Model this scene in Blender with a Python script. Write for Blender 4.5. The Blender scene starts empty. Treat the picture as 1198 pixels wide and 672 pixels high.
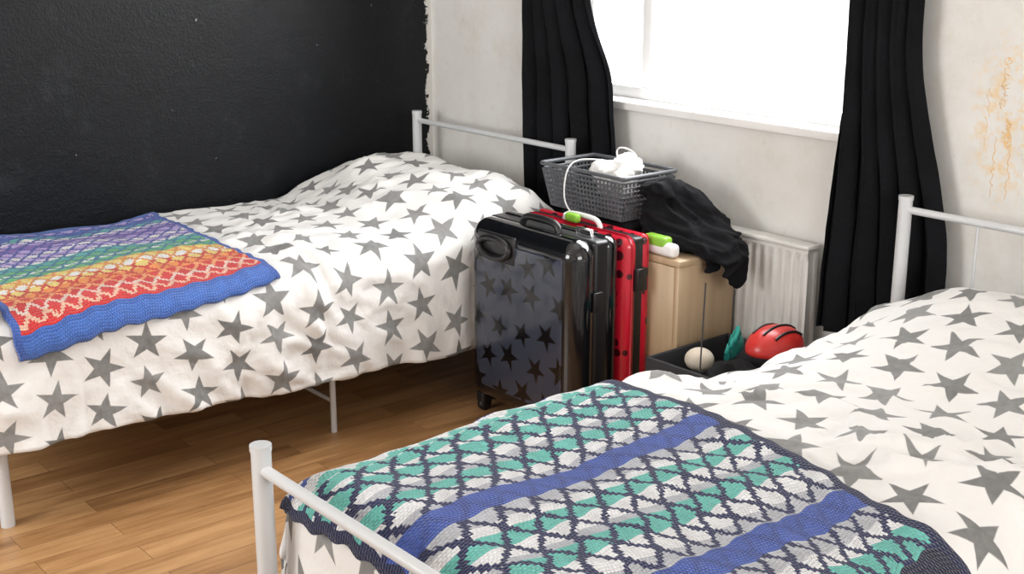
import bpy, bmesh, math, random
from mathutils import Vector, Matrix, noise
random.seed(7)
C = bpy.context
scene = C.scene
COL = scene.collection
pi = math.pi

# ---------------------------------------------------------------- node helpers
class NT:
    def __init__(s, name):
        s.mat = bpy.data.materials.new(name); s.mat.use_nodes = True
        s.t = s.mat.node_tree; s.t.nodes.clear()
        s.out = s.t.nodes.new('ShaderNodeOutputMaterial')
        s.b = s.t.nodes.new('ShaderNodeBsdfPrincipled')
        s.t.links.new(s.b.outputs[0], s.out.inputs[0])
    def n(s, typ, **kw):
        nd = s.t.nodes.new(typ)
        for k, v in kw.items(): setattr(nd, k, v)
        return nd
    def link(s, a, b): s.t.links.new(a, b)
    def setin(s, sock, v):
        if hasattr(v, 'is_linked') or hasattr(v, 'links'): s.link(v, sock)
        else: sock.default_value = v
    def m(s, op, a, b=None, c=None, clamp=False):
        nd = s.n('ShaderNodeMath', operation=op); nd.use_clamp = clamp
        s.setin(nd.inputs[0], a)
        if b is not None: s.setin(nd.inputs[1], b)
        if c is not None: s.setin(nd.inputs[2], c)
        return nd.outputs[0]
    def vm(s, op, a, b=None):
        nd = s.n('ShaderNodeVectorMath', operation=op)
        s.setin(nd.inputs[0], a)
        if b is not None: s.setin(nd.inputs[1], b)
        return nd.outputs[0]
    def sep(s, v):
        nd = s.n('ShaderNodeSeparateXYZ'); s.link(v, nd.inputs[0]); return nd.outputs
    def comb(s, x, y, z=0.0):
        nd = s.n('ShaderNodeCombineXYZ')
        for i, v in enumerate((x, y, z)): s.setin(nd.inputs[i], v)
        return nd.outputs[0]
    def mix(s, f, a, b, mode='MIX'):
        nd = s.n('ShaderNodeMix', data_type='RGBA', blend_type=mode)
        s.setin(nd.inputs[0], f); s.setin(nd.inputs[6], a); s.setin(nd.inputs[7], b)
        return nd.outputs[2]
    def ramp(s, f, stops, interp='LINEAR'):
        nd = s.n('ShaderNodeValToRGB'); cr = nd.color_ramp; cr.interpolation = interp
        while len(cr.elements) > 1: cr.elements.remove(cr.elements[-1])
        cr.elements[0].position = stops[0][0]; cr.elements[0].color = (*stops[0][1], 1)
        for p, c in stops[1:]:
            e = cr.elements.new(p); e.color = (*c, 1)
        s.link(f, nd.inputs[0]); return nd.outputs[0]
    def noise(s, vec, scale, detail=3, rough=.5):
        nd = s.n('ShaderNodeTexNoise'); s.link(vec, nd.inputs['Vector'])
        nd.inputs['Scale'].default_value = scale; nd.inputs['Detail'].default_value = detail
        nd.inputs['Roughness'].default_value = rough
        return nd.outputs[0]
    def coord(s, which='Object'):
        return s.n('ShaderNodeTexCoord').outputs[which]
    def bump(s, h, strength, dist, normal=None):
        nd = s.n('ShaderNodeBump'); s.link(h, nd.inputs['Height'])
        nd.inputs['Strength'].default_value = strength; nd.inputs['Distance'].default_value = dist
        if normal is not None: s.link(normal, nd.inputs['Normal'])
        s.link(nd.outputs[0], s.b.inputs['Normal']); return nd.outputs[0]
    def base(s, v): s.setin(s.b.inputs['Base Color'], v)
    def rough(s, v): s.setin(s.b.inputs['Roughness'], v)

def c4(r, g, b): return (r, g, b, 1)

def simple(name, col, rough=.5, metal=0, bump=0, bscale=60, coat=0, var=.12, spec=.5):
    N = NT(name); co = N.coord()
    nz = N.noise(co, 7, 4)
    dark = tuple(x*(1-var) for x in col); light = tuple(min(1, x*(1+var)) for x in col)
    N.base(N.ramp(nz, [(.3, dark), (.7, light)]))
    N.rough(rough); N.b.inputs['Metallic'].default_value = metal
    N.b.inputs['Specular IOR Level'].default_value = spec
    N.b.inputs['Coat Weight'].default_value = coat
    N.b.inputs['Coat Roughness'].default_value = .05
    if bump: N.bump(N.noise(co, bscale, 3), bump, .003)
    return N.mat

def star_mask(N, vec0, cell, jitter=.12, soft=60):
    sc = N.vm('MULTIPLY', vec0, (1/cell, 1/cell, 0))
    X, Y, Z = N.sep(sc)
    xs = N.m('ADD', X, N.m('MULTIPLY', Y, .5))
    vec = N.comb(xs, Y)
    vo = N.n('ShaderNodeTexVoronoi', voronoi_dimensions='2D', feature='F1')
    N.link(vec, vo.inputs['Vector']); vo.inputs['Scale'].default_value = 1; vo.inputs['Randomness'].default_value = jitter
    d = N.vm('SUBTRACT', vec, vo.outputs['Position'])
    dx, dy, _ = N.sep(d)
    dx = N.m('SUBTRACT', dx, N.m('MULTIPLY', dy, .5))
    r = N.m('SQRT', N.m('ADD', N.m('MULTIPLY', dx, dx), N.m('MULTIPLY', dy, dy)))
    rc = N.sep(vo.outputs['Color'])
    a = N.m('ADD', N.m('ARCTAN2', dy, dx), N.m('MULTIPLY', N.m('FLOOR', N.m('MULTIPLY', rc[0], 6)), .9))
    t = N.m('PINGPONG', N.m('ADD', a, 20*pi/5), pi/5)
    e = N.m('MULTIPLY', r, N.m('ADD', N.m('MULTIPLY', N.m('COSINE', t), .309), N.m('MULTIPLY', N.m('SINE', t), .951)))
    R = N.m('ADD', .40, N.m('MULTIPLY', rc[1], .07))
    return N.m('MULTIPLY', N.m('SUBTRACT', N.m('MULTIPLY', R, .34), e), soft, clamp=True), rc

def star_fabric(name):
    N = NT(name); uv = N.coord('UV')
    m, rc = star_mask(N, uv, .128)
    nz = N.noise(uv, 60, 3)
    g = N.m('ADD', N.m('MULTIPLY', rc[2], .09), N.m('ADD', .10, N.m('MULTIPLY', nz, .14)))
    sc2 = N.n('ShaderNodeCombineColor'); 
    N.link(g, sc2.inputs[0]); N.link(g, sc2.inputs[1]); N.link(N.m('MULTIPLY', g, .98), sc2.inputs[2])
    N.base(N.mix(m, c4(.77, .76, .745), sc2.outputs[0]))
    N.rough(.85)
    N.b.inputs['Sheen Weight'].default_value = .1
    n1 = N.noise(uv, 11, 4, .5); 
    n2 = N.noise(uv, 5, 2)
    N.bump(N.m('ADD', n1, N.m('MULTIPLY', n2, .8)), .5, .026)
    return N.mat

def knit(name, stops, width, lat_col_stops, du, dv, lat_stops, line, vb, border, zzw, flip=None):
    """crochet fabric. uv in metres, u across the bands. vb=(v0,v1) plain border beyond"""
    N = NT(name); uv = N.coord('UV')
    q = .0068
    U, V, _ = N.sep(uv)
    Uq = N.m('MULTIPLY', N.m('ADD', N.m('FLOOR', N.m('DIVIDE', U, q)), .5), q)
    Vq = N.m('MULTIPLY', N.m('ADD', N.m('FLOOR', N.m('DIVIDE', V, q)), .5), q)
    un = N.m('DIVIDE', U, width)
    zz = N.m('MULTIPLY', N.m('PINGPONG', Vq, dv*.5), .8)
    zz = N.m('MULTIPLY', zz, N.m('MULTIPLY', N.m('LESS_THAN', U, zzw), N.m('GREATER_THAN', U, .028)))
    band = N.ramp(N.m('DIVIDE', N.m('ADD', Uq, zz), width), stops, 'CONSTANT')
    a = N.m('ADD', N.m('DIVIDE', Uq, du), N.m('DIVIDE', Vq, dv))
    b = N.m('SUBTRACT', N.m('DIVIDE', Uq, du), N.m('DIVIDE', Vq, dv))
    fa = N.m('ABSOLUTE', N.m('SUBTRACT', N.m('FRACT', a), .5))
    fb = N.m('ABSOLUTE', N.m('SUBTRACT', N.m('FRACT', b), .5))
    mn = N.m('MINIMUM', fa, fb)
    jit = N.m('MULTIPLY', N.m('SUBTRACT', N.noise(uv, 60, 2), .5), .08)
    lat = N.m('LESS_THAN', N.m('ADD', mn, jit), line*.5)
    lat = N.m('MULTIPLY', lat, N.ramp(un, lat_stops, 'CONSTANT'))
    col = N.mix(lat, band, N.ramp(un, lat_col_stops, 'CONSTANT'))
    bm_ = N.m('MAXIMUM', N.m('LESS_THAN', V, vb[0]), N.m('GREATER_THAN', V, vb[1]))
    col = N.mix(bm_, col, border)
    yv = N.noise(uv, 26, 3, .6)
    col = N.mix(1.0, col, N.ramp(yv, [(.3, (.84, .84, .84)), (.7, (1.1, 1.1, 1.1))]), 'MULTIPLY')
    su = N.m('ABSOLUTE', N.m('SINE', N.m('MULTIPLY', U, pi/q)))
    sv = N.m('ABSOLUTE', N.m('SINE', N.m('ADD', N.m('MULTIPLY', V, pi/q), N.m('MULTIPLY', N.m('FLOOR', N.m('DIVIDE', U, q)), pi/2))))
    st = N.m('MULTIPLY', N.m('POWER', su, .6), N.m('POWER', sv, .6))
    nz = N.noise(uv, 220, 3)
    h = N.m('ADD', st, N.m('MULTIPLY', nz, .5))
    shade = N.ramp(h, [(.05, (.6, .6, .6)), (.55, (1, 1, 1))])
    N.base(N.mix(1.0, col, shade, 'MULTIPLY'))
    N.rough(.95); N.b.inputs['Sheen Weight'].default_value = .2
    N.bump(h, .85, .0052)
    return N.mat

# ---------------------------------------------------------------- mesh helpers
def obj_from_bm(bm, name, mat=None, smooth=True, parent=None):
    me = bpy.data.meshes.new(name); bm.to_mesh(me); bm.free()
    if smooth:
        for p in me.polygons: p.use_smooth = True
    o = bpy.data.objects.new(name, me); COL.objects.link(o)
    if mat: me.materials.append(mat)
    if parent: o.parent = parent
    return o

def empty(name, loc=(0, 0, 0)):
    o = bpy.data.objects.new(name, None); COL.objects.link(o); o.empty_display_size = .1
    return o

def box(name, lo, hi, mat, parent=None, bev=0.0, seg=3, smooth=None):
    bm = bmesh.new(); bmesh.ops.create_cube(bm, size=1)
    for v in bm.verts:
        v.co = Vector([lo[i] + (v.co[i]+.5)*(hi[i]-lo[i]) for i in range(3)])
    if bev: bmesh.ops.bevel(bm, geom=bm.edges[:], offset=bev, segments=seg, profile=.5, affect='EDGES')
    return obj_from_bm(bm, name, mat, bool(bev) if smooth is None else smooth, parent)

def tube(name, pts, r, mat, parent=None, cyclic=False, smooth_curve=False, res=4):
    cu = bpy.data.curves.new(name, 'CURVE'); cu.dimensions = '3D'; cu.bevel_depth = r; cu.bevel_resolution = res
    cu.use_fill_caps = True
    sp = cu.splines.new('NURBS' if smooth_curve else 'POLY'); sp.points.add(len(pts)-1)
    for i, p in enumerate(pts): sp.points[i].co = (*p, 1)
    sp.use_cyclic_u = cyclic
    if smooth_curve: sp.order_u = 4; sp.use_endpoint_u = not cyclic
    tmp = bpy.data.objects.new(name+'_c', cu); COL.objects.link(tmp)
    dg = C.evaluated_depsgraph_get(); me = bpy.data.meshes.new_from_object(tmp.evaluated_get(dg))
    bpy.data.objects.remove(tmp)
    me.name = name
    for p in me.polygons: p.use_smooth = True
    o = bpy.data.objects.new(name, me); COL.objects.link(o)
    me.materials.clear(); me.materials.append(mat)
    if parent: o.parent = parent
    return o

def sphere(name, c, rad, mat, parent=None, seg=24):
    bm = bmesh.new(); bmesh.ops.create_uvsphere(bm, u_segments=seg, v_segments=seg//2, radius=1)
    for v in bm.verts: v.co = Vector([c[i]+v.co[i]*rad[i] for i in range(3)])
    return obj_from_bm(bm, name, mat, True, parent)

def blob(name, ells, mat, voxel=.008, disp=.012, freq=14, parent=None, fold=None, sub=3, smooth_it=4, post=0):
    bm = bmesh.new()
    for e in ells:
        c, r = e[:3], e[3:6]
        res = bmesh.ops.create_icosphere(bm, subdivisions=sub, radius=1)
        for v in res['verts']: v.co = Vector([c[i]+v.co[i]*r[i] for i in range(3)])
    o = obj_from_bm(bm, name, mat, True, parent)
    md = o.modifiers.new('r', 'REMESH'); md.mode = 'VOXEL'; md.voxel_size = voxel; md.use_smooth_shade = True
    sm = o.modifiers.new('s', 'SMOOTH'); sm.iterations = smooth_it
    dg = C.evaluated_depsgraph_get(); me = bpy.data.meshes.new_from_object(o.evaluated_get(dg))
    o.modifiers.clear(); o.data = me
    me.materials.clear(); me.materials.append(mat)
    nr = [v.normal.copy() for v in me.vertices]
    for v, n in zip(me.vertices, nr):
        if fold: v.co += n*fold(v.co, n)
        else:
            p = v.co*freq
            w = noise.noise_vector(p*.6)*.8
            k = 1-abs(noise.noise(p+w))*2.4
            v.co += n*(k*disp*.6 + noise.noise(p*2.3)*disp*.3)
    for p in me.polygons: p.use_smooth = True
    if post:
        sm = o.modifiers.new('s', 'SMOOTH'); sm.iterations = post
    return o

# ---------------------------------------------------------------- materials
def wall_white():
    N = NT('painted_plaster'); co = N.coord()
    n1 = N.noise(co, 1.6, 5, .65); n2 = N.noise(co, 22, 5, .7); n3 = N.noise(co, 5, 6, .75)
    c = N.ramp(n1, [(.25, (.67, .65, .615)), (.6, (.78, .77, .745))])
    d = N.ramp(n2, [(.61, (1, 1, 1)), (.75, (.84, .81, .76))])
    c = N.mix(1.0, c, N.ramp(n3, [(.49, (1, 1, 1)), (.74, (.90, .87, .82))]), 'MULTIPLY')
    X, Y, Z = N.sep(co)
    dx = N.m('DIVIDE', N.m('SUBTRACT', X, 2.43), .12); dz = N.m('DIVIDE', N.m('SUBTRACT', Z, 1.02), .26)
    rr = N.m('SQRT', N.m('ADD', N.m('MULTIPLY', dx, dx), N.m('MULTIPLY', dz, dz)))
    st = N.m('MULTIPLY', N.m('MULTIPLY', N.m('SUBTRACT', 1.0, rr, clamp=True), 2.0, clamp=True), N.m('MULTIPLY', N.m('SUBTRACT', N.noise(co, 26, 5, .7), .47), 7, clamp=True))
    c = N.mix(N.m('MULTIPLY', st, .7), c, c4(.80, .57, .28))
    N.base(N.mix(1.0, c, d, 'MULTIPLY')); N.rough(.6)
    N.bump(N.noise(co, 130, 4), .12, .003); return N.mat
M_white = wall_white()

def wall_black():
    N = NT('black_gloss_paint'); co = N.coord()
    X, Y, Z = N.sep(co)
    big = N.noise(co, 2.0, 4, .6); fine = N.noise(co, 110, 4, .65); mid = N.noise(co, 9, 4)
    c = N.ramp(big, [(.3, (.002, .0026, .0036)), (.75, (.005, .0062, .0085))])
    sm = N.noise(co, 4.5, 8, .8)
    c = N.mix(N.m('MULTIPLY', N.m('MULTIPLY', N.m('SUBTRACT', sm, .55), 5, clamp=True), .4), c, c4(.04, .045, .05))
    fl = N.noise(co, 46, 3, .5)
    flm = N.m('MULTIPLY', N.m('SUBTRACT', fl, .748), 40, clamp=True)
    c = N.mix(N.m('MULTIPLY', flm, .8), c, c4(.40, .40, .38))
    e = N.m('ADD', Y, N.m('MULTIPLY', N.m('SUBTRACT', N.noise(co, 18, 6, .75), .5), .11))
    em = N.m('GREATER_THAN', e, -.024)
    c = N.mix(em, c, c4(.62, .6, .57))
    N.base(c)
    N.rough(N.m('ADD', .24, N.m('MULTIPLY', mid, .25)))
    N.b.inputs['Specular IOR Level'].default_value = .24
    N.bump(N.m('ADD', fine, N.m('MULTIPLY', N.noise(co, 34, 3), .7)), .55, .0036)
    return N.mat
M_black = wall_black()

def floor_mat():
    N = NT('oak_laminate'); co = N.coord()
    X, Y, Z = N.sep(co)
    v = N.comb(Y, X)
    br = N.n('ShaderNodeTexBrick'); N.link(v, br.inputs['Vector'])
    br.offset = .37; br.inputs['Scale'].default_value = 1
    br.inputs['Brick Width'].default_value = .62; br.inputs['Row Height'].default_value = .085
    br.inputs['Mortar Size'].default_value = .0011; br.inputs['Mortar Smooth'].default_value = .2
    br.inputs['Color1'].default_value = c4(0, 0, 0); br.inputs['Color2'].default_value = c4(1, 1, 1)
    br.inputs['Mortar'].default_value = c4(.5, .5, .5); br.inputs['Bias'].default_value = 0
    rnd = N.sep(br.outputs['Color'])[0]
    sv = N.comb(N.m('MULTIPLY', Y, 3.0), N.m('MULTIPLY', X, 34), N.m('MULTIPLY', rnd, 9))
    g = N.noise(sv, 1.0, 6, .62)
    sv2 = N.comb(N.m('MULTIPLY', Y, 2.5), N.m('MULTIPLY', X, 12), N.m('MULTIPLY', rnd, 5))
    g2 = N.noise(sv2, 1.3, 3, .5)
    mix = N.m('ADD', N.m('MULTIPLY', g, .55), N.m('ADD', N.m('MULTIPLY', g2, .28), N.m('MULTIPLY', rnd, .2)))
    c = N.ramp(mix, [(.32, (.17, .080, .030)), (.48, (.36, .185, .074)), (.66, (.54, .31, .14))])
    c = N.mix(N.m('MULTIPLY', br.outputs['Fac'], .75), c, c4(.10, .045, .02))
    N.base(c); N.rough(N.m('ADD', .26, N.m('MULTIPLY', g, .14)))
    N.bump(N.m('SUBTRACT', g, br.outputs['Fac']), .12, .002)
    return N.mat
M_floor = floor_mat()
M_star = star_fabric('star_print_cotton')
M_metal = simple('white_enamelled_tube', (.62, .635, .65), .32, 0, 0, coat=.3, var=.04)
M_matt = simple('mattress_ticking', (.62, .6, .56), .9)
M_trim = simple('white_gloss_trim', (.80, .79, .77), .35, var=.05)
M_rad = simple('radiator_enamel', (.66, .65, .62), .4, var=.08)
M_upvc = simple('window_upvc', (.85, .85, .85), .3, var=.03)
M_curt = simple('black_curtain_cloth', (.005, .0055, .007), .95, bump=.6, bscale=120, var=.3, spec=.2)
M_coat = simple('black_jersey', (.006, .006, .0075), .9, bump=.4, bscale=200, spec=.18)
def wood_side():
    N = NT('beech_veneer'); co = N.coord(); X, Y, Z = N.sep(co)
    g = N.noise(N.comb(N.m('MULTIPLY', X, 20), N.m('MULTIPLY', Y, 20), N.m('MULTIPLY', Z, 1.2)), 1.5, 5)
    N.base(N.ramp(g, [(.3, (.42, .295, .175)), (.7, (.53, .39, .25))])); N.rough(.45); return N.mat
M_wood = wood_side()
N_ = NT('black_shell_painted_reflection'); _co = N_.coord(); _x, _y, _z = N_.sep(_co)
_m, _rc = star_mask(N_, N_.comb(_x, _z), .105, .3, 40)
N_.base(N_.mix(_m, c4(.034, .041, .062), c4(.003, .0035, .005))); N_.rough(.16)  # duvet's star reflection painted into the shell colour
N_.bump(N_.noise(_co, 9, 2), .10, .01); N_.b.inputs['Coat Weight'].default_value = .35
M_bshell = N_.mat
M_bplain = simple('black_gloss_shell', (.004, .0045, .006), .12, coat=.6)
def red_shell():
    N = NT('red_spotted_polycarbonate'); co = N.coord()
    vo = N.n('ShaderNodeTexVoronoi', feature='F1'); N.link(co, vo.inputs['Vector'])
    vo.inputs['Scale'].default_value = 20; vo.inputs['Randomness'].default_value = .45
    m = N.m('MULTIPLY', N.m('SUBTRACT', .32, vo.outputs['Distance']), 30, clamp=True)
    N.base(N.mix(m, c4(.60, .012, .035), c4(.06, .004, .010))); N.rough(.2); N.b.inputs['Coat Weight'].default_value = .4
    return N.mat
M_rshell = red_shell()
M_rubber = simple('black_plastic', (.012, .012, .013), .35)
M_basket = simple('grey_plastic_weave', (.095, .10, .11), .45)
M_chrome = simple('brushed_metal', (.55, .55, .56), .25, 1)
M_wp = simple('white_plastic', (.82, .82, .82), .4, var=.03)
M_wc = simple('white_cloth', (.8, .79, .77), .9)
M_lime = simple('lime_plastic', (.25, .52, .05), .4)
M_teal = simple('teal_plastic', (.02, .34, .29), .45)
M_redp = simple('red_plastic', (.60, .035, .03), .3)
M_bei = simple('beige_rubber', (.62, .54, .44), .6)
M_boxm = simple('charcoal_fabric', (.030, .030, .034), .9, bump=.5, bscale=200)
M_cray = simple('orange_crayon', (.82, .56, .28), .8)

# ---------------------------------------------------------------- room shell
RX, RY, RZ = 5.6, -4.1, 2.45
box('floor', (-.2, RY-.2, -.06), (RX+.2, .2, 0), M_floor)
box('ceiling', (-.2, RY-.2, RZ), (RX+.2, .2, RZ+.06), M_white)
box('wall_west', (-.2, RY-.2, 0), (0, .0, RZ), M_black)
WX0, WX1, WZ0, WZ1 = .80, 2.06, .93, 2.10
def wall_with_hole(name, axis, a0, a1, h0, h1, z0, z1, p0, p1, mat):
    bm = bmesh.new()
    def add(l0, l1, zz0, zz1):
        r = bmesh.ops.create_cube(bm, size=1)
        for v in r['verts']:
            t = l0+(v.co.x+.5)*(l1-l0); d = p0+(v.co.y+.5)*(p1-p0); z = zz0+(v.co.z+.5)*(zz1-zz0)
            v.co = Vector((t, d, z)) if axis == 'x' else Vector((d, t, z))
    add(a0, h0, 0, RZ); add(h1, a1, 0, RZ); add(h0, h1, 0, z0); add(h0, h1, z1, RZ)
    bmesh.ops.recalc_face_normals(bm, faces=bm.faces[:])
    return obj_from_bm(bm, name, mat, False)
wall_with_hole('wall_north', 'x', -.2, RX+.2, WX0, WX1, WZ0, WZ1, 0, .2, M_white)
wall_with_hole('wall_east', 'y', RY, 0, -3.0, -.9, .85, 2.15, RX, RX+.2, M_white)
wall_with_hole('wall_south', 'x', 0, RX, .35, 1.85, .85, 2.10, RY-.2, RY, M_white)
box('baseboard_north', (0, -.014, 0), (RX, 0, .09), M_trim)
box('baseboard_west', (0, RY, 0), (.014, -.014, .09), M_trim)
def window(name, axis, a0, a1, z0, z1, d0, d1, mulls):
    e = empty(name)
    def b(n, l0, l1, zz0, zz1, dd0=d0, dd1=d1):
        lo, hi = ((l0, dd0, zz0), (l1, dd1, zz1)) if axis == 'x' else ((dd0, l0, zz0), (dd1, l1, zz1))
        box(n, lo, hi, M_upvc, e, .004, 2)
    f = .045
    b('frame_bottom', a0, a1, z0, z0+f); b('frame_top', a0, a1, z1-f, z1)
    b('frame_left', a0, a0+f, z0+f, z1-f); b('frame_right', a1-f, a1, z0+f, z1-f)
    for i, m_ in enumerate(mulls): b('mullion_%d' % (i+1), m_-.022, m_+.022, z0+f, z1-f)
    return e
w1 = window('window_1', 'x', WX0, WX1, WZ0, WZ1, .07, .12, [1.10])
box('sill', (WX0+.001, -.02, WZ0-.022), (WX1-.001, .10, WZ0+.006), M_trim, w1, .005)
w2 = window('window_2', 'y', -3.0, -.9, .85, 2.15, RX+.09, RX+.14, [-1.95])
w3 = window('window_3', 'x', .35, 1.85, .85, 2.10, RY-.14, RY-.09, [1.1])

# radiator
rad = empty('radiator')
bm = bmesh.new()
x0, x1, zr0, zr1 = 1.12, 1.915, .13, .60
n = 200
rows = []
for z in (zr0, zr0+.02, zr1-.035, zr1-.01, zr1):
    row = []
    for i in range(n+1):
        x = x0+(x1-x0)*i/n
        k = (x-x0)/.033 % 1
        gr = .010*min(1, max(0, (abs(k-.5)*2-.25)*3)) if zr0+.01 < z < zr1-.02 else .004
        if z == zr1: gr = .004
        row.append(bm.verts.new((x, -.088+gr if z < zr1 else -.080, z)))
    rows.append(row)
for a, b_ in zip(rows[:-1], rows[1:]):
    for i in range(n): bm.faces.new((a[i], a[i+1], b_[i+1], b_[i]))
obj_from_bm(bm, 'front_panel', M_rad, False, rad)
box('back_panel', (x0, -.05, zr0), (x1, -.03, zr1-.01), M_rad, rad, .004)
box('top_grille', (x0-.005, -.088, zr1), (x1+.003, -.028, zr1+.012), M_rad, rad, .004)
tube('pipe_left', [(x0+.03, -.06, 0.0), (x0+.03, -.06, zr0+.02)], .008, M_rad, rad)
tube('pipe_right', [(x1-.03, -.06, 0.0), (x1-.03, -.06, zr0+.02)], .008, M_rad, rad)
box('bracket', (1.5, -.03, .3), (1.53, -.001, .5), M_rad, rad)

# ---------------------------------------------------------------- curtains
def curtain(name, xl, xr, z0, z1, folds, seed, yc=-.058, amp=.026):
    bm = bmesh.new(); nu, nv = 140, 70; vs = []
    for j in range(nv+1):
        z = z0+(z1-z0)*j/nv; row = []
        for i in range(nu+1):
            u = i/nu
            ph = u*folds*2*pi + .9*noise.noise(Vector((u*2.5, z*.9, seed)))*2.4
            a = amp*(.75+.35*noise.noise(Vector((u*4, seed*2, z*.5))))
            y = yc+a*math.sin(ph)+.004*noise.noise(Vector((u*30, z*12, seed)))
            x = xl(z)+(xr(z)-xl(z))*u+.012*math.sin(ph*2+1)
            row.append(bm.verts.new((x, min(-.026, max(y, -.094)), z)))
        vs.append(row)
    for j in range(nv):
        for i in range(nu): bm.faces.new((vs[j][i], vs[j][i+1], vs[j+1][i+1], vs[j+1][i]))
    o = obj_from_bm(bm, name, M_curt, True)
    return o
def lerpz(pts):
    def f(z):
        pts_ = sorted(pts)
        if z <= pts_[0][0]: return pts_[0][1]
        for (a, va), (b, vb) in zip(pts_[:-1], pts_[1:]):
            if z <= b:
                t = (z-a)/(b-a); t = t*t*(3-2*t); return va+(vb-va)*t
        return pts_[-1][1]
    return f
cl = curtain('black_curtain', lerpz([(.1, .655), (2.2, .64)]), lerpz([(.3, 1.10), (.75, 1.12), (.95, 1.10), (1.3, .97), (2.2, .93)]), .30, 2.22, 5, 1.3)
cr = curtain('black_curtain', lerpz([(.4, 1.935), (1.25, 1.98), (2.2, 1.99)]), lerpz([(.4, 2.36), (.6, 2.33), (1.25, 2.20), (2.2, 2.17)]), .38, 2.22, 5, 5.1, yc=-.064)
e = empty('curtain_rod')
tube('rod', [(.45, -.06, 2.24), (2.5, -.06, 2.24)], .012, M_rubber, e)
for k, xx in enumerate((.5, 2.45)): tube('bracket_%d' % k, [(xx, -.06, 2.24), (xx, -.001, 2.24)], .008, M_rubber, e)
sphere('finial_1', (.44, -.06, 2.24), (.022,)*3, M_rubber, e); sphere('finial_2', (2.51, -.06, 2.24), (.022,)*3, M_rubber, e)

# ---------------------------------------------------------------- beds
def bed(x0, W, yh, yf, hh, hf, spindles):
    e = empty('single_bed')
    R = .018
    x1 = x0+W
    for nm, x, y, h in (('head_post_left', x0, yh, hh), ('head_post_right', x1, yh, hh), ('foot_post_left', x0, yf, hf), ('foot_post_right', x1, yf, hf)):
        tube(nm, [(x, y, 0), (x, y, h-.006)], R, M_metal, e, res=6)
        tube(nm+'_cap', [(x, y, h-.010), (x, y, h+.001)], R+.0015, M_metal, e, res=6)
    tube('head_top_bar', [(x0, yh, hh-.035), (x1, yh, hh-.035)], .010, M_metal, e)
    tube('head_low_bar', [(x0, yh, .36), (x1, yh, .36)], .010, M_metal, e)
    tube('foot_top_bar', [(x0, yf, hf-.045), (x1, yf, hf-.045)], .011, M_metal, e)
    tube('foot_low_bar', [(x0, yf, .30), (x1, yf, .30)], .011, M_metal, e)
    for i, sx in enumerate(spindles):
        tube('spindle_%d' % i, [(sx, yh, .36), (sx, yh, hh-.035)], .004, M_metal, e)
    tube('side_rail_left', [(x0, yf, .29), (x0, yh, .29)], .014, M_metal, e)
    tube('side_rail_right', [(x1, yf, .29), (x1, yh, .29)], .014, M_metal, e)
    ym = (yh+yf)/2+.02
    for nm, x in (('mid_leg_left', x0+.02), ('mid_leg_right', x1-.01)):
        tube(nm, [(x, ym, 0), (x, ym, .29)], .0095, M_metal, e)
    tube('mid_cross_bar', [(x0+.02, ym, .10), (x1-.01, ym, .10)], .007, M_metal, e)
    for i in range(12):
        y = yf+(yh-yf)*(i+.5)/12
        tube('slat_%d' % i, [(x0, y, .295), (x1, y, .295)], .006, M_metal, e)
    box('mattress', (x0+.03, yf+.06, .31), (x1-.03, yh-.03, .47), M_matt, e, .035, 4)
    return e
B1 = dict(x0=.068, W=.882, yh=-.125, yf=-2.07, top=.535, seed=3.1)
B2 = dict(x0=2.25, W=.90, yh=-.13, yf=-2.02, top=.545, seed=11.7)
bed(B1['x0'], B1['W'], B1['yh'], B1['yf'], .805, .62, [])
bed(B2['x0'], B2['W'], B2['yh'], B2['yf'], .82, .63, [2.46, 2.94])

def ss(a, b, x):
    t = min(1, max(0, (x-a)/(b-a))); return t*t*(3-2*t)
def edge(q, n_, r, flare):
    e = q-(n_-r)
    if e <= 0: return q, 0.
    if e < r*pi/2:
        th = e/r; return n_-r+r*math.sin(th), r*(1-math.cos(th))
    k = e-r*pi/2
    return n_+flare*k, r+k

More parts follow.
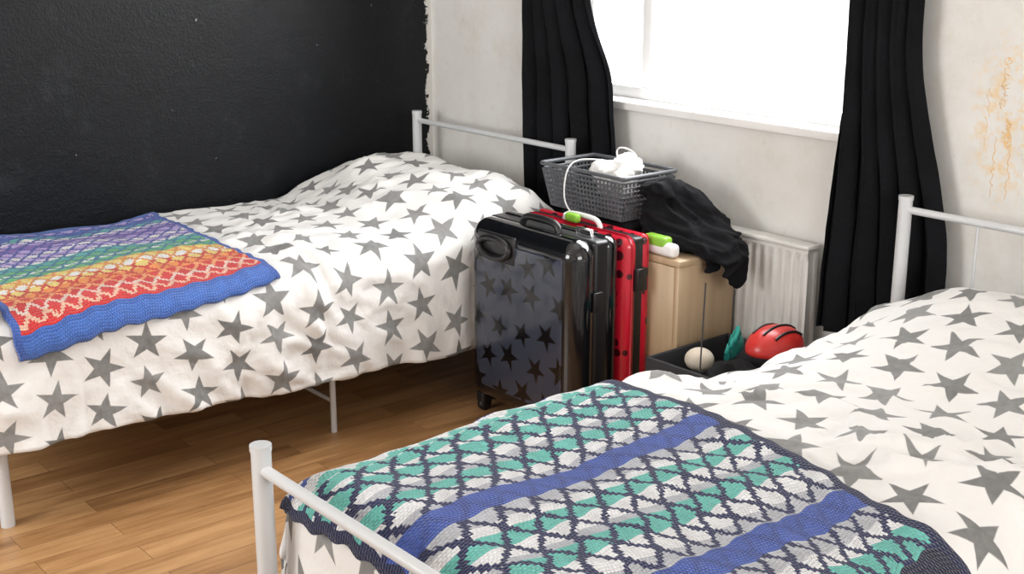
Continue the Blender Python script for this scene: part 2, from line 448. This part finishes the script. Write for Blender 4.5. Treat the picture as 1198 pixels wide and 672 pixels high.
def surf(B, s, t, wr=1.0, under=None):
    W = B['W']; L = B['yh']-B['yf']; sd = B['seed']
    r = .075
    flL, flR = B.get('fl', (0, .10))
    if s > W/2:
        h, ds = edge(s, W+B.get('ex', .0), r, flR)
        if ds > r: ds = r+(ds-r)*(1-B.get('short', 0)*(1-ss(.3, 1.3, t)))
    else:
        h_, ds = edge(W-s, W+B.get('exl', 0.), r, flL); h = W-h_
    if t < L/2:
        k_, dt = edge(L-t, L-.05+B.get('exf', 0), r, .02); k = L-k_
    else:
        k, dt = edge(t, L-.07, .09, 0)
    d = max(ds, dt)+.22*min(ds, dt)
    z = B['top']-d
    x = B['x0']+h; y = B['yf']+k
    a = h/W*2-1
    pb = ss(B['p0'], B['p1'], k)*(1-.45*ss(B['p2'], L-.05, k))
    z += B['ph']*pb*(1-B.get('pe', .35)*min(1, abs(a))**B.get('pp', 3))*(1-ss(.05, .2, d))
    z += B.get('ph2', 0)*pb*ss(.0, .10, d)*(1-ss(.1, .3, d))
    z += .018*(1-a*a)*(1-ss(0, .1, d))
    z -= B.get('sag', 0)*ss(.85, 1.15, k)*(1-ss(1.55, 1.88, k))*ss(.2, 1., -a)*(1-ss(.1, .3, d))
    p = Vector((s, t, sd))
    hang = ss(.06, .3, d)
    lf = noise.noise(p*2.2)*.022 + noise.noise(p*4.6+Vector((9, 1, 3)))*.015
    z += lf*(1-hang)
    if ds > 0:
        sg = 1 if s > W/2 else -1
        fo = (noise.noise(Vector((t*5.5+d*1.5, sd, d*1.2)))*.030+noise.noise(Vector((t*12, sd+4, d*3)))*.012+.010)*hang
        if sg < 0 and B.get('noleft'): fo = 0
        if sg > 0 and B.get('noleft'): fo *= 1-.7*ss(1.15, 1.4, k)
        x += sg*fo
        z += noise.noise(Vector((t*3.1, sd+8, 0)))*.022*hang
    if dt > 0:
        y += (-1 if t < L/2 else 1)*noise.noise(Vector((s*6, sd+2, d*2)))*.012*hang*(1 if t < L/2 else 0)
    if wr:
        w = noise.noise_vector(p*3.0)*.35
        q1 = Vector((s*4.2+t*1.8, t*7.5-s*2.6, sd))+w*3.5
        rid = max(0, 1-abs(noise.noise(q1))*2.7)
        q2 = Vector((s*12-t*4, t*7+s*4.5, sd+7))+w*5
        rid2 = max(0, 1-abs(noise.noise(q2))*2.8)
        q3 = Vector((s*5.5-t*5.5, t*2.0+s*2.0, sd+17))+w*3
        rid3 = max(0, 1-abs(noise.noise(q3))*2.3)
        mod = .35+.65*ss(-.25, .35, noise.noise(p*2.7+Vector((3, 7, 1))))
        amt = wr*(rid**1.6*.019+rid2**1.6*.0055+rid3**1.5*.016)*mod
        return Vector((x, y, z)), amt
    return Vector((x, y, z)), 0.

def cloth(name, B, s0, s1, t0, t1, step, mat, wr, off, uvf, mask=None, thick=.008, tfun=None):
    ns = int((s1-s0)/step); nt = int((t1-t0)/step)
    P = [[None]*(ns+1) for _ in range(nt+1)]; A = [[0]*(ns+1) for _ in range(nt+1)]; ST = {}
    for j in range(nt+1):
        for i in range(ns+1):
            s = s0+(s1-s0)*i/ns; t = t0+(t1-t0)*j/nt
            if tfun: s, t = tfun(s, t)
            p, a = surf(B, s, t, wr)
            if mask: a *= mask(s, t)
            P[j][i] = p; A[j][i] = a; ST[(j, i)] = (s, t)
    bm = bmesh.new(); uvl = bm.loops.layers.uv.new('UVMap'); V = []
    for j in range(nt+1):
        row = []
        for i in range(ns+1):
            a = P[j][min(i+1, ns)]-P[j][max(i-1, 0)]; b = P[min(j+1, nt)][i]-P[max(j-1, 0)][i]
            n_ = a.cross(b)
            n_ = n_.normalized() if n_.length > 1e-9 else Vector((0, 0, 1))
            o_ = off(*ST[(j, i)]) if callable(off) else off
            v = P[j][i]+n_*(A[j][i]+o_)
            if v.z < .03: v.z = .03
            if B.get('noleft') and v.x < .012: v.x = .012
            if B.get('noleft') and v.y > -.8 and v.z < .66: v.x = min(v.x, 1.022)
            row.append(bm.verts.new(v))
        V.append(row)
    for j in range(nt):
        for i in range(ns):
            f = bm.faces.new((V[j][i], V[j][i+1], V[j+1][i+1], V[j+1][i]))
            for l, (jj, ii) in zip(f.loops, ((j, i), (j, i+1), (j+1, i+1), (j+1, i))):
                l[uvl].uv = uvf(s0+(s1-s0)*ii/ns, t0+(t1-t0)*jj/nt)
    o = obj_from_bm(bm, name, mat, True)
    so = o.modifiers.new('thickness', 'SOLIDIFY'); so.thickness = thick; so.offset = 1; 
    return o

B1.update(p0=1.22, p1=1.62, p2=1.74, ph=.122, noleft=True, fl=(0, .05), ex=.045, exl=.02, ph2=.02, exf=.11, short=.15)
B2.update(p0=1.18, p1=1.72, p2=1.76, ph=.100, fl=(.05, .08), ex=.03, exl=.0, ph2=.0, pe=1.0, pp=2.0, sag=.060)
m1 = lambda s, t: 1-.85*(1-ss(.72, .90, t))*(1-ss(.84+.14*(1-t), .96+.12*(1-t), s))
m2 = lambda s, t: (1-.9*(1-ss(.80-.08*s, .92-.08*s, t))*(1-ss(.98, 1.1, s))*ss(-.12, -.02, s))*(1-.5*ss(1.1, 1.3, t)*(1-ss(.05, .3, s)))
cloth('star_print_duvet', B1, -.05, .882+.045+.315, -.36, 1.945+.06, .0105, M_star, .9, 0, lambda s, t: (s+.03, t+5), m1)
cloth('star_print_duvet', B2, -.36, .90+.37, -.33, 1.89+.06, .0105, M_star, 1.15, 0, lambda s, t: (s+3.07, t+1), m2)

def pillow(cx, cy, cz, lx, ly, lz, rot=0):
    bm = bmesh.new(); bmesh.ops.create_grid(bm, x_segments=44, y_segments=28, size=1)
    uvl = bm.loops.layers.uv.new('UVMap')
    top = list(bm.verts)
    for f in bm.faces:
        for l in f.loops: l[uvl].uv = (l.vert.co.x*lx, l.vert.co.y*ly)
    for v in top:
        u, w = v.co.x, v.co.y
        hgt = ((1-abs(u)**3.2)*(1-abs(w)**3.2))**.5 if abs(u) < 1 and abs(w) < 1 else 0
        pinch = 1-.08*(1-abs(w)**2)*abs(u)**4
        v.co = Vector((u*lx*pinch*(1-.05*w*w), w*ly*(1-.06*u*u), hgt*lz+.006*noise.noise(Vector((u*5, w*5, cx)))))
    r = bmesh.ops.duplicate(bm, geom=bm.verts[:]+bm.edges[:]+bm.faces[:])
    nv = [g for g in r['geom'] if isinstance(g, bmesh.types.BMVert)]
    nf = [g for g in r['geom'] if isinstance(g, bmesh.types.BMFace)]
    for v in nv: v.co.z *= -.7
    bmesh.ops.reverse_faces(bm, faces=nf)
    bmesh.ops.remove_doubles(bm, verts=bm.verts[:], dist=.0008)
    o = obj_from_bm(bm, 'star_print_pillow', M_star, True)
    o.location = (cx, cy, cz); o.rotation_euler = (math.radians(-4), 0, rot)
    return o
pillow(.52, -.32, .54, .40, .17, .055, 0)
pillow(2.71, -.335, .53, .30, .16, .045, 0)

# ---------------------------------------------------------------- crochet blankets
navy = (.010, .013, .045); blue = (.045, .10, .44); white = (.88, .88, .90); grey = (.54, .55, .60); teal = (.14, .56, .49)
wB2 = .96
def st2(lst): return [(p/wB2, c) for p, c in lst]
bands2 = st2([(0, navy), (.026, blue), (.045, white), (.065, blue), (.085, white), (.12, teal), (.155, white), (.18, teal), (.225, white), (.25, grey), (.275, teal), (.32, white),
              (.35, grey), (.375, blue), (.435, grey), (.47, white), (.495, teal), (.535, white), (.575, grey), (.60, teal), (.645, white), (.70, grey), (.73, blue), (.795, grey),
              (.835, white), (.87, teal), (.925, navy)])
lat2 = st2([(0, (0, 0, 0)), (.12, (1, 1, 1)), (.375, (.3,)*3), (.435, (1, 1, 1)), (.73, (.3,)*3), (.795, (1, 1, 1)), (.925, (0, 0, 0))])
M_knit2 = knit('blue_teal_crochet', bands2, wB2, [(0, (.012, .018, .09))], .098, .070, lat2, .205, (.048, .780), c4(.012, .018, .075), .12)
wB1 = 1.0
rb_red = (.68, .03, .03); org = (.84, .29, .07); yel = (.84, .66, .20); grn = (.14, .48, .20); tq = (.10, .48, .45); lav = (.52, .40, .74); pur = (.25, .14, .50); bl = (.05, .14, .50)
w9 = (.88, .86, .86)
bands1 = [(0, bl), (.022, (.06, .17, .58)), (.045, bl), (.058, rb_red), (.17, org), (.21, yel), (.245, w9), (.28, yel), (.32, grn), (.365, w9), (.39, grn), (.44, tq),
              (.485, w9), (.52, lav), (.57, w9), (.61, lav), (.67, pur), (.72, lav), (.76, w9), (.80, tq), (.85, bl), (.90, lav), (.93, bl)]
lat1 = [(0, (0, 0, 0)), (.07, (1, 1, 1)), (.93, (0, 0, 0))]
latc1 = [(0, (.84, .50, .36)), (.10, (.84, .66, .58)), (.135, (.85, .38, .16)), (.17, (.62, .04, .03)), (.245, (.75, .30, .08)), (.32, (.04, .20, .34)), (.50, (.06, .08, .40))]
M_knit1 = knit('rainbow_crochet', bands1, wB1, latc1, .066, .050, lat1, .24, (.068, .745), c4(.05, .12, .46), 0)

def ragged(s, t): return s+.003*math.sin(t*90)+.01*noise.noise(Vector((t*6, 3, 1))), t+.003*math.sin(s*90)+.012*noise.noise(Vector((s*5, 9, 2)))
def tf1(s, t):
    s, t = ragged(s, t); return s*(1-.105*ss(-.1, .9, t)**.8), t + .085*(1-ss(0, .9, s))*ss(.3, .85, t)+.05*ss(.5, 1., s)*ss(.3, .8, t)
def tf2(s, t):
    s, t = ragged(s, t); return s, t - .085*ss(.0, .95, s)*ss(.2, .8, t)
offb = lambda s, t: .014+.006*(.5+noise.noise(Vector((s*7, t*7, 2))))
cloth('rainbow_crochet_blanket', B1, .0, 1.005, .05, .76, .010, M_knit1, 0.25, offb, lambda s, t: (1.005-s, t), None, .010, tf1)
cloth('blue_crochet_blanket', B2, -.04, .95, .032, .80, .010, M_knit2, 0.25, offb, lambda s, t: (s+.04, t), None, .010, tf2)

# ---------------------------------------------------------------- suitcases
def suitcase(xl, xr, yf, yb, H, shell, trim, back=None):
    e = empty('hard_shell_suitcase')
    zb = .045
    ym = yf+(yb-yf)*.62
    r = min(.055, (yb-yf)*.36)
    box('front_shell', (xl, yf, zb), (xr, ym-.004, H), back or shell, e, r, 8)
    box('back_shell', (xl, ym+.004, zb), (xr, yb, H), back or shell, e, min(r, (yb-ym)*.45), 8)
    box('zip_band', (xl+.006, ym-.03, zb+.006), (xr-.006, ym+.03, H-.006), trim, e, .012, 4)
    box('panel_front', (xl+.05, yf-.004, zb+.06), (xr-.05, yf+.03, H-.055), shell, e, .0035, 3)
    for i, x in enumerate((xl+.04, xr-.04)):
        for j, y in enumerate((yf+.035, yb-.035)):
            bm = bmesh.new(); r_ = bmesh.ops.create_cone(bm, segments=24, radius1=.022, radius2=.022, depth=.018, cap_ends=True)
            for v in bm.verts: v.co = Vector((v.co.z+x, v.co.x+y, v.co.y+.022))
            obj_from_bm(bm, 'wheel_%d%d' % (i, j), trim, True, e)
            box('wheel_housing_%d%d' % (i, j), (x-.018, y-.02, .028), (x+.018, y+.02, zb+.02), trim, e, .006)
    return e
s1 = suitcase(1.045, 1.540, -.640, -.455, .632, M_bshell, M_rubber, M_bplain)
s2 = suitcase(1.07, 1.552, -.449, -.345, .625, M_rshell, M_rubber)
hx, hz, hy = 1.195, .562, -.645
loop = [(hx+.072*math.cos(a), hy-.010, hz+.030*math.sin(a)) for a in [i*2*pi/24 for i in range(24)]]
box('handle_plate', (hx-.088, hy-.002, hz-.043), (hx+.088, hy+.012, hz+.043), M_rubber, s1, .006)
tube('grip_handle', loop, .010, M_rubber, s1, True)
tube('top_handle', [(1.22, -.56, .628), (1.225, -.56, .650), (1.25, -.56, .658), (1.35, -.56, .658), (1.38, -.56, .650), (1.385, -.56, .628)], .011, M_rubber, s1, smooth_curve=True)
tube('trolley_handle', [(1.41, -.51, .62), (1.41, -.51, .642), (1.47, -.51, .642), (1.47, -.51, .62)], .006, M_chrome, s1)
box('lock', (1.534, -.565, .42), (1.546, -.530, .48), M_rubber, s1, .004)
tube('top_handle', [(1.23, -.40, .62), (1.235, -.40, .640), (1.26, -.40, .647), (1.36, -.40, .647), (1.385, -.40, .640), (1.39, -.40, .62)], .008, M_wp, s2, smooth_curve=True)
box('lock', (1.546, -.415, .46), (1.568, -.372, .53), M_rubber, s2, .005)

# ---------------------------------------------------------------- bedside cabinet
cab = empty('bedside_cabinet')
cx0, cx1, cy0, cy1, cz = 1.06, 1.66, -.340, -.10, .56
box('side_left', (cx0, cy0+.018, 0), (cx0+.018, cy1, cz-.02), M_wood, cab, .001, 1)
box('side_right', (cx1-.018, cy0, 0), (cx1, cy1, cz-.02), M_wood, cab, .001, 1)
box('back', (cx0+.018, cy1-.01, 0.02), (cx1-.018, cy1, cz-.02), M_wood, cab)
box('top', (cx0-.004, cy0-.002, cz-.02), (cx1+.004, cy1, cz), M_wood, cab, .003, 2)
box('door', (cx0, cy0, .05), (cx1-.019, cy0+.017, cz-.022), M_wood, cab, .001, 1)
sphere('knob', (cx0+.05, cy0-.001, .4), (.010, .002, .010), M_chrome, cab, 12)
box('plinth', (cx0+.018, cy0+.02, 0), (cx1-.018, cy0+.035, .05), M_wood, cab)

box('folded_clothes', (1.10, -.315, .561), (1.42, -.11, .622), M_coat, None, .02, 4)

# basket
bk = empty('woven_plastic_basket')
bx0, bx1, by0, by1, bz0, bz1 = 1.045, 1.415, -.335, -.105, .624, .768
tp = .025
def corners(z):
    k = tp*(1-(z-bz0)/(bz1-bz0)); return bx0+k, bx1-k, by0+k, by1-k
def bpoint(w, u, z):
    a, b, c, d = corners(z)
    return {0: (a+(b-a)*u, c, z), 1: (b, c+(d-c)*u, z), 2: (b-(b-a)*u, d, z), 3: (a, d-(d-c)*u, z)}[w]
bm = bmesh.new()
for w, nn in ((0, 22), (1, 14), (2, 22), (3, 14)):
    nz = 8; g = [[bm.verts.new(bpoint(w, i/nn, bz0+.004+(bz1-.02-bz0-.004)*j/nz)) for i in range(nn+1)] for j in range(nz+1)]
    for j in range(nz):
        for i in range(nn):
            bm.faces.new((g[j][i], g[j][i+1], g[j+1][i+1], g[j+1][i]))
bmesh.ops.remove_doubles(bm, verts=bm.verts[:], dist=.0005)
wv = obj_from_bm(bm, 'woven_sides', M_basket, False, bk)
wm = wv.modifiers.new('lattice', 'WIREFRAME'); wm.thickness = .0085; wm.use_replace = True
a, b, c, d = corners(bz0)
box('base', (a, c, bz0), (b, d, bz0+.006), M_basket, bk, .002)
def rrect(z, grow, r=.03, n=6):
    a, b, c, d = corners(z); a -= grow; b += grow; c -= grow; d += grow; out = []
    for (cx, cy, a0) in ((b-r, d-r, 0), (a+r, d-r, pi/2), (a+r, c+r, pi), (b-r, c+r, 3*pi/2)):
        for i in range(n+1): out.append((cx+r*math.cos(a0+i*pi/2/n), cy+r*math.sin(a0+i*pi/2/n), z))
    return out
tube('rim', rrect(bz1-.004, .003, .012), .0065, M_basket, bk, True)
tube('rim_band', rrect(bz1-.020, .000, .010), .004, M_basket, bk, True)

def folds(amp, ax, seed, wl=.035):
    """long soft cloth creases running roughly along direction ax"""
    ax = Vector(ax).normalized()
    def f(p, n):
        w = noise.noise_vector(p*9+Vector((seed, 0, 0)))
        side = ax.cross(Vector((.2, .5, 1))).normalized(); up = ax.cross(side)
        c1 = (p.dot(side)+w.x*.03)/wl; c2 = (p.dot(up)+w.y*.03)/wl; c3 = p.dot(ax)/(wl*3.5)+w.z*.5
        q = Vector((c1, c2, c3))
        r1 = 1-min(1, abs(noise.noise(q*.8))*2.6)
        r2 = 1-min(1, abs(noise.noise(q*1.7+Vector((5, 5, seed))))*2.4)
        return amp*(r1**1.3*1.1-.45)+amp*.3*(r2-.4)
    return f
blob('crumpled_white_cloth', [(1.27, -.22, .72, .07, .06, .05), (1.30, -.20, .765, .05, .04, .04), (1.24, -.24, .75, .05, .04, .03), (1.33, -.25, .745, .04, .035, .025)], M_wc, .005, 0, 1, fold=folds(.016, (1, .4, .2), 2, .022), post=1)
tube('charger_cable', [(1.28, -.22, .79), (1.27, -.24, .835), (1.33, -.22, .84), (1.36, -.2, .79), (1.30, -.25, .79), (1.2, -.31, .80), (1.185, -.355, .775), (1.19, -.370, .70), (1.20, -.375, .66), (1.23, -.375, .64)], .0025, M_wp, None, False, True)
blob('dark_laundry', [(1.15, -.2, .70, .06, .06, .05), (1.345, -.17, .70, .028, .045, .045)], M_coat, .007, 0, 1, fold=folds(.01, (0, 1, 0), 6))

# black coat slumped on the cabinet, sleeve hanging over the end
def chain(pts, n):
    out = []
    for (a, b) in zip(pts[:-1], pts[1:]):
        for i in range(n):
            t = i/n; out.append(tuple(a[k]*(1-t)+b[k]*t for k in range(6)))
    out.append(pts[-1]); return out
ce = []
ce += chain([(1.47, -.215, .655, .045, .085, .085), (1.53, -.20, .625, .07, .085, .065), (1.60, -.19, .608, .07, .08, .045), (1.66, -.19, .597, .05, .072, .036), (1.71, -.19, .578, .042, .066, .032), (1.742, -.19, .545, .022, .055, .032), (1.746, -.19, .505, .014, .045, .028)], 4)
ce += chain([(1.44, -.25, .73, .018, .05, .030), (1.48, -.23, .735, .035, .055, .030), (1.53, -.17, .70, .045, .05, .028), (1.60, -.15, .655, .045, .04, .024), (1.67, -.15, .622, .04, .035, .020)], 4)
ce += chain([(1.50, -.27, .60, .05, .035, .030), (1.58, -.27, .590, .05, .035, .026), (1.66, -.255, .588, .035, .035, .022), (1.69, -.24, .575, .015, .035, .026), (1.692, -.235, .535, .010, .032, .022)], 4)
coat = blob('black_coat', ce, M_coat, .0048, 0, 1, fold=folds(.016, (1, .15, -.35), 11, .036), sub=2, smooth_it=4, post=4)

bt = empty('spray_bottle')
box('body', (1.525, -.342, .562), (1.635, -.307, .603), M_wp, bt, .015, 4)
box('cap', (1.51, -.343, .585), (1.60, -.304, .618), M_lime, bt, .010, 4)
tc = empty('toy_torch')
box('body', (1.27, -.440, .627), (1.325, -.415, .655), M_lime, tc, .010, 4)
box('lens', (1.262, -.438, .630), (1.274, -.417, .652), M_wp, tc, .005, 2)

# ---------------------------------------------------------------- toy box
tb = empty('fabric_storage_box')
qx0, qx1, qy0, qy1, qz = 1.69, 2.12, -.50, -.15, .315
for nm, lo, hi in (('side_front', (qx0, qy0, .006), (qx1, qy0+.012, qz)), ('side_back', (qx0, qy1-.012, .006), (qx1, qy1, qz)),
                   ('side_left', (qx0, qy0+.012, .006), (qx0+.012, qy1-.012, qz)), ('side_right', (qx1-.012, qy0+.012, .006), (qx1, qy1-.012, qz)), ('base', (qx0, qy0, 0), (qx1, qy1, .012))):
    box(nm, lo, hi, M_boxm, tb, .004, 2)
blob('toy_pile', [(1.80, -.35, .21, .09, .12, .05), (1.95, -.3, .22, .12, .12, .06), (2.02, -.38, .2, .08, .09, .05), (1.8, -.25, .22, .08, .08, .05)], M_boxm, .009, .02, 16)
sphere('beige_ball', (1.80, -.395, .312), (.042, .042, .034), M_bei)
hl = empty('toy_helmet')
bm = bmesh.new(); bmesh.ops.create_uvsphere(bm, u_segments=32, v_segments=20, radius=1)
bmesh.ops.bisect_plane(bm, geom=bm.verts[:]+bm.edges[:]+bm.faces[:], plane_co=(0, 0, -.15), plane_no=(0, 0, -1), clear_outer=True)
HC = Vector((1.965, -.27, .365))
for v in bm.verts: v.co = Vector((HC.x+v.co.x*.072, HC.y+v.co.y*.095, HC.z+v.co.z*.062))
ho = obj_from_bm(bm, 'shell', M_redp, True, hl); sd = ho.modifiers.new('t', 'SOLIDIFY'); sd.thickness = .006
for k in (-.5, .1, .6):
    pts = [(HC.x+.073*math.sin(k)*1.0, HC.y+.096*math.cos(k)*math.cos(a), HC.z+.0005+.062*math.cos(k)*math.sin(a)) for a in [pi*.22+i*pi*.5/12 for i in range(13)]]
    tube('vent_%d' % int(k*10), pts, .004, M_rubber, hl)
dn = empty('toy_dinosaur')
path = [(1.79, -.25, .325), (1.82, -.265, .345), (1.85, -.29, .352), (1.87, -.325, .345), (1.875, -.365, .335)]
bm = bmesh.new(); rr = [.008, .022, .03, .026, .014]; rings = []
for p, r_ in zip(path, rr):
    rings.append([bm.verts.new((p[0], p[1]+r_*math.cos(a), p[2]+r_*math.sin(a))) for a in [i*2*pi/14 for i in range(14)]])
for a_, b_ in zip(rings[:-1], rings[1:]):
    for i in range(14): bm.faces.new((a_[i], a_[(i+1) % 14], b_[(i+1) % 14], b_[i]))
bm.faces.new(rings[0]); bm.faces.new(list(reversed(rings[-1])))
do = obj_from_bm(bm, 'body', M_teal, True, dn); sb = do.modifiers.new('s', 'SUBSURF'); sb.levels = 2; sb.render_levels = 2
for k in range(9):
    f = k/8*3.98; i = int(f); t = f-i
    p = Vector(path[i]).lerp(Vector(path[i+1]), t); r_ = rr[i]*(1-t)+rr[i+1]*t
    bm = bmesh.new(); bmesh.ops.create_cone(bm, segments=8, radius1=.009, radius2=.001, depth=.028, cap_ends=True)
    for v in bm.verts: v.co = v.co+Vector((p.x, p.y, p.z+r_+.008))
    obj_from_bm(bm, 'spike_%d' % k, M_teal, True, dn)
tube('toy_wand', [(1.86, -.46, .26), (1.79, -.37, .53)], .0022, M_rubber)

# ---------------------------------------------------------------- crayon scribbles on the wall
sc = empty('crayon_scribbles')
def scr(name, cx_, cz_, n_, wx, wz, dz, seed, r_):
    pts = []
    for i in range(n_):
        pts.append((cx_+wx*noise.noise(Vector((i*.83, seed, 0)))*1.6, -.0006, cz_+dz*i+wz*noise.noise(Vector((i*.83, seed+9, 3)))*1.6))
    tube(name, pts, r_, M_cray, sc, False, True, 1)
scr('scribble_1', 2.42, 1.18, 40, .035, .03, -.003, 1.0, .0008)
scr('scribble_2', 2.44, 1.02, 44, .030, .025, -.0014, 4.0, .0012)
scr('scribble_3', 2.41, .98, 26, .012, .02, -.006, 7.0, .0008)
scr('scribble_4', 2.45, .99, 24, .010, .02, -.007, 12.0, .0008)
scr('scribble_5', 2.38, 1.10, 20, .02, .02, -.008, 17.0, .0006)

# ---------------------------------------------------------------- light
def area(name, loc, direction, sx, sy, power, col):
    l = bpy.data.lights.new(name, 'AREA'); l.shape = 'RECTANGLE'; l.size = sx; l.size_y = sy; l.energy = power; l.color = col
    o = bpy.data.objects.new(name, l); COL.objects.link(o); o.location = loc
    o.rotation_euler = Vector(direction).to_track_quat('-Z', 'Y').to_euler(); return o
area('daylight_north', ((WX0+WX1)/2, .19, (WZ0+WZ1)/2), (0, -1, -.0), 1.24, 1.15, 64, (.98, .99, 1))
area('daylight_east', (RX+.19, -1.95, 1.5), (-1, 0, 0), 2.08, 1.28, 68, (1, .99, .975))
area('daylight_south', (1.1, RY-.19, 1.475), (0, 1, 0), 1.48, 1.23, 68, (1, .99, .975))
wd = bpy.data.worlds.new('sky'); scene.world = wd; wd.use_nodes = True
wd.node_tree.nodes['Background'].inputs[0].default_value = (.97, .985, 1, 1)
wd.node_tree.nodes['Background'].inputs[1].default_value = 2.0

# ---------------------------------------------------------------- camera
cam = bpy.data.cameras.new('camera'); co = bpy.data.objects.new('camera', cam); COL.objects.link(co)
cam.sensor_width = 36; cam.lens = 1512/1198*36; cam.clip_start = .02
p = math.radians(15.73)
fw = Vector((-.7705*math.cos(p), .6374*math.cos(p), -math.sin(p)))
co.location = (4.13, -3.01, 1.5); co.rotation_euler = fw.to_track_quat('-Z', 'Y').to_euler()
scene.camera = co
scene.view_settings.view_transform = 'Standard'
scene.view_settings.look = 'None'
scene.view_settings.exposure = -.10
